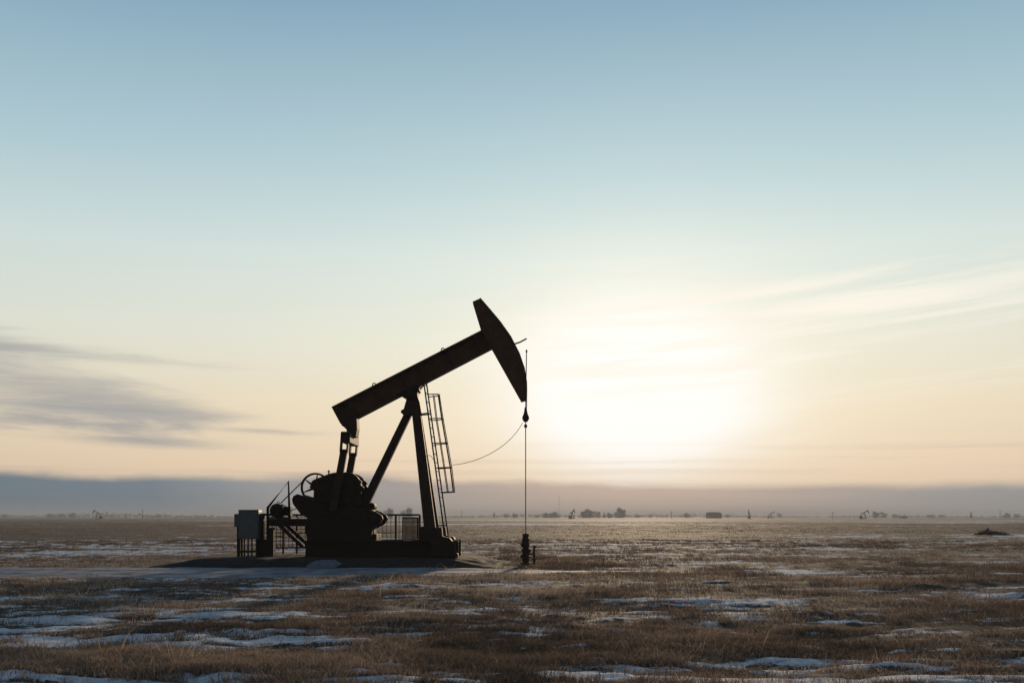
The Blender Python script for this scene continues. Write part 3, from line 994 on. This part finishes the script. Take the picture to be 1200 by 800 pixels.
def tree_proto(kind, seed):
    rs = random.Random(seed)
    root = empty('tree' if kind != 'fir' else 'fir_tree', (0, 0, 0), 'x', 'tree', 'trees on the far horizon')
    b = MB()
    tips = []
    if kind == 'fir':
        b.tube([(0, 0, -.4), (0, 0, 7.5)], [.22, .05], 6)
    else:
        b.tube([(0, 0, -.4), (.1, 0, 1.6), (.05, .1, 3.6)], [.28, .22, .14], 7)
        for k in range(9):
            th = rs.random() * 6.28
            z0 = 1.2 + 2.2 * rs.random()
            L = 1.8 + 2.0 * rs.random()
            p = (math.cos(th) * L, math.sin(th) * L, z0 + 1.4 + 2.6 * rs.random())
            b.tube([(.08, .05, z0), (p[0] * .5, p[1] * .5, z0 + (p[2] - z0) * .4), p], [.12, .08, .03], 5)
            tips.append(p); tips.append((p[0] * .8, p[1] * .8, .7 + rs.random() * 1.6))
            if k % 3 == 0:
                tips.append((p[0] * .35, p[1] * .35, 4.6 + rs.random() * 1.6))
    b.build('trunk', M['bark'], root)
    b = MB()
    n = 800
    for k in range(n):
        if kind == 'fir':
            z = .8 + 7.0 * rs.random() ** 1.3
            rmax = 1.9 * (1 - z / 8.2)
            th = rs.random() * 6.28
            rr = rmax * (.3 + .7 * rs.random())
            c = (math.cos(th) * rr, math.sin(th) * rr, z)
            sz = .45
        else:
            t = rs.choice(tips)
            c = (t[0] + rs.gauss(0, .75), t[1] + rs.gauss(0, .75), t[2] + rs.gauss(.1, .7))
            sz = .38 if kind == 'bare' else .55
        a = np.array([rs.gauss(0, 1) for _ in range(3)]); a /= np.linalg.norm(a)
        q = np.cross(a, [rs.gauss(0, 1) for _ in range(3)]); q /= max(np.linalg.norm(q), 1e-6)
        s1, s2 = sz * (.6 + rs.random()), sz * (.25 + .3 * rs.random())
        c = np.array(c)
        b.add([c - a * s1 - q * s2 * .4, c + a * s1 - q * s2, c + a * s1 + q * s2 * .5, c - a * s1 + q * s2], [(0, 1, 2, 3)])
    b.build('crown', M['needle'] if kind == 'fir' else M['twig'], root)
    return root


protos = {'bare': tree_proto('bare', 3), 'round': tree_proto('round', 8), 'fir': tree_proto('fir', 5)}
used = set()
WORD = {'bare': 'bare thin-crowned tree', 'round': 'broad dense-crowned tree', 'fir': 'pointed evergreen tree'}
TREES = [  # photo x, distance, scale x, scale z, kind, where
    (727, 1250, 1.35, 1.2, 'round', 'tallest, standing at the right end of the tree clump'),
    (692, 1250, 1.2, 1.05, 'round', 'in the tree clump right of the half hidden pump jack'),
    (684, 1300, 1.0, .95, 'round', 'just right of the half hidden far pump jack'),
    (700, 1280, .9, .8, 'bare', 'in the middle of the tree clump'),
    (708, 1300, .8, .7, 'fir', 'small, in the dip of the tree clump'),
    (715, 1320, .8, .65, 'round', 'small, left of the tallest tree of the clump'),
    (650, 1350, 1.3, .75, 'round', 'low and wide, left of the half hidden pump jack'),
    (641, 1380, 1.2, .65, 'round', 'low, at the left end of the tree clump'),
    (629, 1500, 1.0, .6, 'bare', 'low, close right of the polished rod'),
    (579, 1350, .6, .95, 'fir', 'between the ladder and the polished rod'),
    (593, 1450, .9, .7, 'bare', 'left of the polished rod'),
    (604, 1450, 1.0, .7, 'round', 'just left of the polished rod'),
    (455, 1200, 1.2, 1.1, 'round', 'seen over the guard fence, left one of two'),
    (477, 1200, 1.25, 1.15, 'round', 'seen over the guard fence beside the samson post'),
    (441, 1300, .9, .8, 'bare', 'seen low over the fence by the counterweights'),
    (805, 1500, 1.0, .8, 'round', 'left of the barn'),
    (853, 1500, .9, .6, 'bare', 'low, right of the barn'),
    (914, 1550, 1.0, .8, 'bare', 'behind the palest far pump jack'),
    (762, 1600, .8, .6, 'bare', 'low, left of the short pole right of the clump'),
    (748, 1600, .9, .6, 'round', 'low, right of the tallest tree'),
    (1027, 1300, 1.0, .95, 'round', 'beside the far pump jack with raised head'),
    (1036, 1320, 1.1, .9, 'bare', 'second to the right of the raised far pump jack'),
    (1050, 1500, 1.2, .6, 'round', 'low, left of the small shed with two posts'),
    (1090, 1550, 1.6, .55, 'round', 'low and wide, right of the small shed'),
    (1104, 1550, 1.5, .55, 'bare', 'low, midway between the shed and the fir'),
    (1138, 1100, .8, .75, 'fir', 'alone, left of the tall right-hand pole'),
    (1180, 1300, 1.0, .7, 'round', 'right of the tall right-hand pole'),
    (1192, 1350, 1.2, .65, 'bare', 'rightmost on the horizon'),
    (5, 1400, 1.0, .6, 'bare', 'leftmost on the horizon'),
    (60, 1500, 1.3, .7, 'round', 'left of the pump jack that faces left'),
    (72, 1500, 1.4, .75, 'bare', 'second to the left of the pump jack facing left'),
    (84, 1450, 1.2, .8, 'round', 'nearest on the left of the pump jack facing left'),
    (131, 1500, .9, .6, 'bare', 'right of the pump jack that faces left'),
    (148, 1400, .6, .7, 'fir', 'left of the thin left-hand pole'),
    (186, 1500, .9, .65, 'round', 'right of the thin left-hand pole'),
    (232, 1600, 1.2, .5, 'bare', 'low, between left-hand pole and grey cabinet'),
]
for px, d, sx, sz, kind, where in TREES:
    o = protos[kind] if kind not in used else copy_tree(protos[kind])
    used.add(kind)
    o.location = ((px - 600) / F * d, d, -.1)
    k = 1.3 if 630 < px < 735 or 440 < px < 480 else 1.12
    o.scale = (sx * k, sx * k, sz * k)
    o.rotation_euler = (0, 0, random.random() * 6.28)
    o['label'] = (WORD[kind] + ' ' + where)


def far_wood():
    rs = random.Random(21)
    b = MB()
    X = -1500
    while X < 1500:
        d = 2000 + 250 * math.sin(X / 300.) + rs.uniform(-120, 120)
        hgt = max(.8, 3.4 + 2.2 * math.sin(X / 170.) + 1.8 * math.sin(X / 61. + 1) + rs.gauss(0, 1))
        for k in range(4):
            c = np.array((X + rs.uniform(-9, 9), d, rs.uniform(.1, 1) * hgt))
            a = np.array([rs.gauss(0, 1), rs.gauss(0, 1), rs.gauss(0, .4)]); a /= np.linalg.norm(a)
            q = np.cross(a, [rs.gauss(0, 1) for _ in range(3)]); q /= np.linalg.norm(q)
            s1, s2 = rs.uniform(1.5, 4), rs.uniform(.6, 1.4)
            b.add([c - a * s1 - q * s2, c + a * s1 - q * s2 * .6, c + a * s1 * .8 + q * s2, c - a * s1 * .9 + q * s2 * .8], [(0, 1, 2, 3)])
        X += rs.uniform(1.5, 4)
    o = b.build('far_treeline', M['twig'])
    tag(o, 'hazy low line of scrub and woods along the horizon', 'treeline', kind='stuff')


far_wood()


def poles():
    protoP = None
    for px, d, h, arm, lab in ((167, 900, 8.5, False, 'thin pole on the left horizon between small trees'),
                               (541, 1000, 8.0, False, 'thin pole just right of the ladder foot, left of the rod'),
                               (787, 900, 6.5, True, 'short utility pole between the tree clump and the barn'),
                               (976, 900, 5.6, True, 'utility pole right of the palest far pump jack'),
                               (1172, 1000, 8.0, True, 'tall utility pole near the right edge of the plain')):
        if protoP is None:
            protoP = empty('utility_pole', (0, 0, 0), 'x', 'utility pole', 'poles on the far plain')
            b = MB(); b.tube([(0, 0, -.5), (0, 0, 8)], [.30, .24], 7); b.build('pole_shaft', M['wood'], protoP)
            b = MB(); b.box(-1.2, 1.2, -.1, .1, 7.1, 7.4)
            for x in (-.95, -.3, .3, .95):
                b.lathe((x, 0, 7.4), [(.05, 0), (.09, .1), (.05, .22)], 'z', 6)
            b.build('cross_arm', M['wood'], protoP)
            o = protoP
        else:
            o = copy_tree(protoP)
        o.location = ((px - 600) / F * d, d, 0)
        o.scale = (1, 1, h / 8)
        o.rotation_euler = (0, 0, R(20 if arm else 80))
        o['label'] = lab
    d = 1700
    root = empty('lattice_mast', ((655 - 600) / F * d, d, 0), 'tall faint radio mast rising behind the low trees right of the rod', 'radio mast')
    x, y = root.location[0], d
    b = MB()
    for k in range(3):
        th = 2.09 * k
        b.tube([(x + .5 * math.cos(th), y + .5 * math.sin(th), -1), (x + .35 * math.cos(th), y + .35 * math.sin(th), 38)], .09, 5)
    for j in range(18):
        z = j * 2.1
        for k in range(3):
            t0, t1 = 2.09 * k, 2.09 * (k + 1)
            b.tube([(x + .48 * math.cos(t0), y + .48 * math.sin(t0), z), (x + .46 * math.cos(t1), y + .46 * math.sin(t1), z + 2.1)], .05, 4)
    b.build('mast_frame', M['steel'], root)


poles()


def buildings():
    d = 1000
    s = d / F
    x0, x1 = (831.5 - 600) * s, (845.8 - 600) * s
    zb, zt = -.3, H + (605 - 599.8) * s
    zw = zb + (zt - zb) * .62
    root = empty('barn', ((x0 + x1) / 2, d, 0), 'single long barn with rounded roof on the horizon, right of centre', 'barn')
    b = MB(); b.box(x0, x1, d, d + 18, zb, zw)
    wl = b.build('wall', M['barn'], root)
    b = MB()
    prof = [(x0 - .2, zw), (x0 - .1, zw + .9), (x0 + .5, zt - .45), (x0 + 1.5, zt), (x1 - 3.2, zt), (x1 - 1.6, zt - .5), (x1 - .3, zt - 1.5), (x1 + .2, zw)]
    b.prism(prof, d - .3, d + 18.3)
    b.build('roof', M['roof'], root)
    b = MB(); cx = (x0 + x1) / 2; b.box(cx - 1.6, cx + 1.6, d - .08, d - .004, zb, zb + 3.2)
    b.build('door', M['wood'], root)
    d = 950; s = d / F
    x0, x1 = (1055.5 - 600) * s, (1063.5 - 600) * s
    root = empty('shed', ((x0 + x1) / 2, d, 0), 'small low shed with two thin posts, right of the raised far pump jack', 'shed')
    b = MB(); b.box(x0, x1, d, d + 4, -.3, 1.5); b.build('wall', M['barn'], root)
    b = MB(); b.prism([(x0 - .2, 1.5), ((x0 + x1) / 2, 2.3), (x1 + .2, 1.5)], d - .2, d + 4.2); b.build('roof', M['roof'], root)
    for px in (1058, 1063):
        x = (px - 600) * s
        b = MB(); b.tube([(x, d - .8, -.3), (x, d - .8, 4.6)], .09, 6); b.build('post', M['wood'], root)


buildings()


def brush_heap():
    x, y = gd(1162, 626.3)
    rs = random.Random(4)
    root = empty('brush_pile', (x, y, 0), 'low dark brush pile of broken branches on the plain near the right edge', 'brush pile')
    b = MB()
    n, m = 26, 7
    vs, fs = [], []
    for i in range(m):
        t = i / (m - 1)
        for k in range(n):
            th = 2 * math.pi * k / n
            rr = (1 - t)
            wob = 1 + .2 * math.sin(2 * th + 2) + .12 * math.sin(5 * th)
            vs.append((x - .1 + 1.35 * rr * wob * math.cos(th) - .35 * t, y + .7 * rr * wob * math.sin(th), -.1 + .32 * t ** .8 + rs.uniform(-.03, .03)))
    for i in range(m - 1):
        for k in range(n):
            l = (k + 1) % n
            fs.append((i * n + k, i * n + l, (i + 1) * n + l, (i + 1) * n + k))
    b.add(vs, fs)
    b.build('heap', M['heap'], root)
    b = MB(); b.tube([(x - .9, y - .1, .1), (x - .45, y, .42), (x - .25, y + .05, .58)], [.14, .13, .08], 8)
    b.build('stump', M['bark'], root)
    b = MB(); b.tube([(x - .5, y - .2, .28), (x + .4, y, .24), (x + 1.4, y + .1, .10)], [.11, .10, .05], 8)
    b.build('log', M['bark'], root)
    for k in range(26):
        cx = x + rs.uniform(-1.1, 1.0)
        L = rs.uniform(.5, 1.2)
        th = rs.uniform(-.9, .9) + (math.pi if rs.random() < .5 else 0)
        z = max(.05, .34 - .27 * abs(cx - x + .35)) * rs.uniform(.5, 1.15)
        tz = rs.uniform(-.1, .32)
        b = MB()
        b.tube([(cx - math.cos(th) * L, y - math.sin(th) * L * .5, max(0, z - tz * .6)), (cx, y + rs.uniform(-.3, .3), z), (cx + math.cos(th) * L, y + math.sin(th) * L * .5, max(.02, z + tz))], [.06, .045, .02], 6)
        b.build('branch', M['bark'], root)


brush_heap()

# ------------------------------------------------------------------ haze, sky, sun, camera
def haze():
    b = MB(); b.box(-3500, 3500, -3500, 3500, -2.0, 16)
    m = bpy.data.materials.new('haze'); m.use_nodes = True
    nt = m.node_tree
    nt.nodes.remove(nt.nodes['Principled BSDF'])
    v = nt.nodes.new('ShaderNodeVolumePrincipled')
    v.inputs['Color'].default_value = (.41, .44, .49, 1)
    v.inputs['Density'].default_value = HAZE
    v.inputs['Anisotropy'].default_value = .15
    nt.links.new(v.outputs[0], nt.nodes['Material Output'].inputs['Volume'])
    o = b.build('haze', m)
    tag(o, kind='stuff')
    o['label'] = 'thin winter haze lying over the plain'
    o['category'] = 'haze'


HAZE = .00048
haze()


def sky():
    w = bpy.data.worlds.new('World'); scene.world = w; w.use_nodes = True
    nt = w.node_tree; L = nt.links.new; N = nt.nodes.new
    bg = nt.nodes['Background']; bg.inputs['Strength'].default_value = .1
    s = N('ShaderNodeTexSky'); s.sky_type = 'NISHITA'; s.sun_disc = False
    s.sun_elevation = SUN_EL; s.sun_rotation = SUN_AZ
    s.dust_density = 3; s.ozone_density = 4
    g = N('ShaderNodeGamma'); g.inputs[1].default_value = .08; L(s.outputs[0], g.inputs[0])
    tc = N('ShaderNodeTexCoord'); sep = N('ShaderNodeSeparateXYZ'); L(tc.outputs['Generated'], sep.inputs[0])

    def math_(op, a, b=None, c=None):
        n = N('ShaderNodeMath'); n.operation = op
        for i, v in enumerate((a, b, c)):
            if v is None:
                continue
            if isinstance(v, (int, float)):
                n.inputs[i].default_value = v
            else:
                L(v, n.inputs[i])
        return n.outputs[0]

    def rng(v, a, b, c=0, d=1, smooth=True):
        n = N('ShaderNodeMapRange'); n.interpolation_type = 'SMOOTHSTEP' if smooth else 'LINEAR'
        L(v, n.inputs[0])
        for i, q in enumerate((a, b, c, d)):
            n.inputs[1 + i].default_value = q
        return n.outputs[0]

    def mixc(fac, a, b, blend='MIX'):
        n = N('ShaderNodeMix'); n.data_type = 'RGBA'; n.blend_type = blend
        if isinstance(fac, (int, float)):
            n.inputs['Factor'].default_value = fac
        else:
            L(fac, n.inputs['Factor'])
        for k, v in (('A', a), ('B', b)):
            if isinstance(v, tuple):
                n.inputs[k].default_value = (*v, 1)
            else:
                L(v, n.inputs[k])
        return n.outputs['Result']

    el = math_('ARCSINE', sep.outputs['Z'])                      # radians
    az = math_('ARCTAN2', sep.outputs['X'], sep.outputs['Y'])
    eld = math_('MULTIPLY', el, 57.2958); azd = math_('MULTIPLY', az, 57.2958)
    # colour of clear winter air by height above the horizon (far from the sun)
    r = N('ShaderNodeValToRGB'); cr = r.color_ramp
    stops = SKY_STOPS
    cr.elements[0].position = stops[0][0] / 60; cr.elements[0].color = (*stops[0][1], 1)
    cr.elements[1].position = 1; cr.elements[1].color = (*stops[-1][1], 1)
    for e_, c_ in stops[1:-1]:
        e = cr.elements.new(e_ / 60); e.color = (*c_, 1)
    L(math_('DIVIDE', eld, 60.0), r.inputs[0])
    base = mixc(1.0, g.outputs[0], r.outputs[0], 'MULTIPLY')
    # brightness round the sun: light scattered by thin high cloud
    sd = N('ShaderNodeVectorMath'); sd.operation = 'DOT_PRODUCT'
    sd.inputs[1].default_value = (math.sin(SUN_AZ) * math.cos(SUN_EL), math.cos(SUN_AZ) * math.cos(SUN_EL), math.sin(SUN_EL))
    L(tc.outputs['Generated'], sd.inputs[0])
    ang = math_('MULTIPLY', math_('ARCCOSINE', math_('MINIMUM', sd.outputs['Value'], .999999)), 57.2958)
    # the side of the sky away from the low sun is dimmer
    dim = N('ShaderNodeVectorMath'); dim.operation = 'SCALE'; L(base, dim.inputs[0]); L(rng(ang, 38, 120, 1, .5), dim.inputs['Scale'])
    base = dim.outputs[0]

    def wob(sa, se, off, amt):
        cmb_ = N('ShaderNodeCombineXYZ')
        L(math_('MULTIPLY', azd, sa), cmb_.inputs[0]); L(math_('MULTIPLY', math_('SUBTRACT', eld, math_('MULTIPLY', azd, .06)), se), cmb_.inputs[1]); cmb_.inputs[2].default_value = off
        n_ = N('ShaderNodeTexNoise'); n_.inputs['Scale'].default_value = 1; n_.inputs['Detail'].default_value = 6; n_.inputs['Roughness'].default_value = .6; n_.inputs['Distortion'].default_value = .5
        L(cmb_.outputs[0], n_.inputs['Vector'])
        return math_('MULTIPLY', math_('SUBTRACT', n_.outputs[0], .5), amt)
    dz = math_('MULTIPLY', math_('SUBTRACT', eld, 6.8), 1.2); dx = math_('MULTIPLY', math_('SUBTRACT', azd, 7.2), .93)
    disc = math_('POWER', math_('ADD', math_('MULTIPLY', dz, dz), math_('MULTIPLY', dx, dx)), .5)
    anw = math_('MULTIPLY', disc, math_('ADD', 1.0, math_('ADD', wob(.05, .3, 8.5, .10), wob(.10, 1.1, 2.5, .26))))
    glow = math_('ADD', math_('MULTIPLY', math_('EXPONENT', math_('MULTIPLY', anw, -1 / 2.15)), GLOW[0]),
                 math_('MULTIPLY', math_('EXPONENT', math_('MULTIPLY', ang, -1 / 9.0)), GLOW[1]))

    def cnoise(sa, se, scale, detail=5, rough=.55, dist=0.0, off=0.0):
        cmb = N('ShaderNodeCombineXYZ')
        L(math_('MULTIPLY', azd, sa), cmb.inputs[0]); L(math_('MULTIPLY', eld, se), cmb.inputs[1]); cmb.inputs[2].default_value = off
        n = N('ShaderNodeTexNoise'); n.inputs['Scale'].default_value = scale; n.inputs['Detail'].default_value = detail
        n.inputs['Roughness'].default_value = rough; n.inputs['Distortion'].default_value = dist
        L(cmb.outputs[0], n.inputs['Vector'])
        return n.outputs[0]

    # broad unevenness of the thin cloud veil
    veil = rng(cnoise(.035, .16, 1.0, 5, .5, .3, 3.0), .3, .72, .86, 1.13, False)
    glow = math_('MULTIPLY', math_('MULTIPLY', glow, veil), rng(eld, 1.0, 6.0, .35, 1))
    gf = math_('SUBTRACT', 1.0, math_('EXPONENT', math_('MULTIPLY', glow, -1.0)))
    col = mixc(gf, base, mixc(gf, (10.2, 9.3, 7.3), (10.9, 10.7, 10.2)))
    # pale streaks on the sun side
    el_t = math_('SUBTRACT', eld, math_('MULTIPLY', azd, .075))
    cmb = N('ShaderNodeCombineXYZ'); L(math_('MULTIPLY', azd, .05), cmb.inputs[0]); L(math_('MULTIPLY', el_t, .85), cmb.inputs[1]); cmb.inputs[2].default_value = 7.7
    n = N('ShaderNodeTexNoise'); n.inputs['Scale'].default_value = 1; n.inputs['Detail'].default_value = 6; n.inputs['Roughness'].default_value = .55; n.inputs['Distortion'].default_value = .4
    L(cmb.outputs[0], n.inputs['Vector'])
    st = math_('MULTIPLY', rng(n.outputs[0], .43, .66), math_('MULTIPLY', rng(azd, -4, 5), math_('MULTIPLY', rng(eld, 5.5, 9), rng(el_t, 12.6, 10.8))))
    st = math_('MULTIPLY', st, rng(azd, 32, 18, .35, 1))
    col = mixc(math_('MULTIPLY', st, .9), col, (10.3, 9.6, 8.4))
    # thin warm and grey streaks low over the bank
    ls = rng(cnoise(.035, 1.5, 1.0, 5, .6, .3, 11.0), .50, .66)
    lm = math_('MULTIPLY', rng(eld, 2.0, 2.7), rng(eld, 4.6, 3.2))
    col = mixc(math_('MULTIPLY', math_('MULTIPLY', ls, lm), .28), col, mixc(rng(ang, 4, 22), (8.2, 6.2, 4.4), (3.8, 3.5, 3.4)))
    # grey stratus in the left part of the sky
    c1 = cnoise(.07, .62, 1.0, 8, .6, .7, 2.1)
    c2 = cnoise(.16, 1.9, 1.0, 7, .62, .7, 5.3)
    cl = math_('ADD', math_('MULTIPLY', c1, .68), math_('MULTIPLY', c2, .32))
    eld2 = math_('ADD', eld, math_('MULTIPLY', math_('SUBTRACT', c1, .5), 5.0))
    tilt = math_('ADD', math_('ADD', eld, math_('MULTIPLY', math_('SUBTRACT', c2, .5), 4.0)), math_('MULTIPLY', math_('ADD', azd, 27.0), .30))
    m1 = math_('MULTIPLY', rng(azd, -7.5, -19), math_('MULTIPLY', rng(eld2, 3.0, 6.0), rng(tilt, 11.2, 7.6)))
    thr = math_('ADD', cl, math_('MULTIPLY', m1, .34))
    cm = math_('MULTIPLY', rng(thr, .575, .98), rng(m1, 0, .5))
    col = mixc(math_('MULTIPLY', cm, .76), col, (3.3, 3.4, 3.6))
    # long thin layers of grey cloud low on the left
    for caz, cel, waz, wel, amt, k in ((-20.3, 4.05, 3.6, .24, .75, .5), (-14.0, 4.75, 2.8, .13, .45, .5), (-25.0, 4.9, 5.5, .22, .5, .9),
                                       (-23.0, 5.7, 5.0, .16, .35, .9), (-26.0, 8.6, 4.5, .30, .5, 1.0), (-19.0, 8.3, 4.0, .14, .22, 1.0), (-27.0, 6.9, 4.0, .35, .4, 1.0)):
        cy_ = math_('ADD', cel, math_('MULTIPLY', math_('SUBTRACT', c2, .5), k))
        cy_ = math_('SUBTRACT', cy_, math_('MULTIPLY', math_('SUBTRACT', azd, caz), .03))
        ln = math_('EXPONENT', math_('MULTIPLY', math_('ADD', math_('POWER', math_('DIVIDE', math_('SUBTRACT', azd, caz), waz), 2.0),
                   math_('POWER', math_('DIVIDE', math_('SUBTRACT', eld, cy_), wel), 2.0)), -1))
        col = mixc(math_('MULTIPLY', ln, amt), col, (3.3, 3.35, 3.5))
    # low bank of stratus on the horizon
    edge = math_('ADD', 2.35, math_('MULTIPLY', math_('SUBTRACT', cnoise(.045, .25, 1.0, 6, .6, .4, 9.4), .5), 2.2))
    edge = math_('SUBTRACT', edge, rng(azd, -10, 2, 0, .5))
    dd = math_('SUBTRACT', edge, eld)
    bank = rng(dd, -.26, .42)
    bc = N('ShaderNodeValToRGB'); b_ = bc.color_ramp
    for i, (p, c_) in enumerate(BANK):
        e = b_.elements[i] if i < 2 else b_.elements.new(p)
        e.position = p; e.color = (*c_, 1)
    L(math_('DIVIDE', ang, 40.0), bc.inputs[0])
    bcol = N('ShaderNodeVectorMath'); bcol.operation = 'SCALE'; bcol.inputs['Scale'].default_value = 10
    L(bc.outputs[0], bcol.inputs[0])
    bv = rng(cnoise(.05, .9, 1.0, 4, .5, .2, 4.4), .3, .7, .93, 1.08, False)
    bcol2 = N('ShaderNodeVectorMath'); bcol2.operation = 'SCALE'; L(bcol.outputs[0], bcol2.inputs[0]); L(bv, bcol2.inputs['Scale'])
    col = mixc(math_('MULTIPLY', bank, .96), col, bcol2.outputs[0])
    L(col, bg.inputs['Color'])
    w.cycles.sampling_method = 'MANUAL'; w.cycles.sample_map_resolution = 1024


SKY_STOPS = [(0, (6.5, 5.1, 3.9)), (3, (7.15, 5.65, 4.15)), (6, (7.2, 6.2, 4.6)), (10, (6.8, 6.8, 5.8)), (14.5, (5.85, 6.65, 6.35)), (19, (4.15, 5.55, 5.9)), (27, (2.2, 3.6, 4.65)), (60, (1.4, 2.4, 3.5))]
GLOW = (24.0, .26)
BANK = [(0.0, (.70, .50, .36)), (1.0, (.105, .168, .222)), (.2, (.54, .42, .345)), (.4, (.36, .33, .315)), (.55, (.29, .295, .305)), (.7, (.145, .20, .248))]
sky()

sl = bpy.data.lights.new('sun', 'SUN'); so = bpy.data.objects.new('sun', sl); C.objects.link(so)
sl.energy = 4.0; sl.angle = R(2.0); sl.color = (1, .74, .48)
so.rotation_euler = (R(90) - SUN_EL, 0, math.pi - SUN_AZ)
so.location = (40, 300, 60)

cam = bpy.data.cameras.new('camera'); co = bpy.data.objects.new('camera', cam); C.objects.link(co)
co.location = (0, 0, H); co.rotation_euler = (math.pi / 2, 0, 0)
cam.lens = 35; cam.sensor_width = 36; cam.shift_y = 205 / 1200
cam.clip_start = .1; cam.clip_end = 12000
scene.camera = co

scene.render.engine = 'CYCLES'
scene.view_settings.view_transform = 'Standard'
scene.view_settings.look = 'None'
scene.view_settings.exposure = 0
scene.view_settings.gamma = 1
cy = scene.cycles
cy.max_bounces = 6; cy.diffuse_bounces = 3; cy.glossy_bounces = 2; cy.transmission_bounces = 3; cy.volume_bounces = 1
cy.use_denoising = True
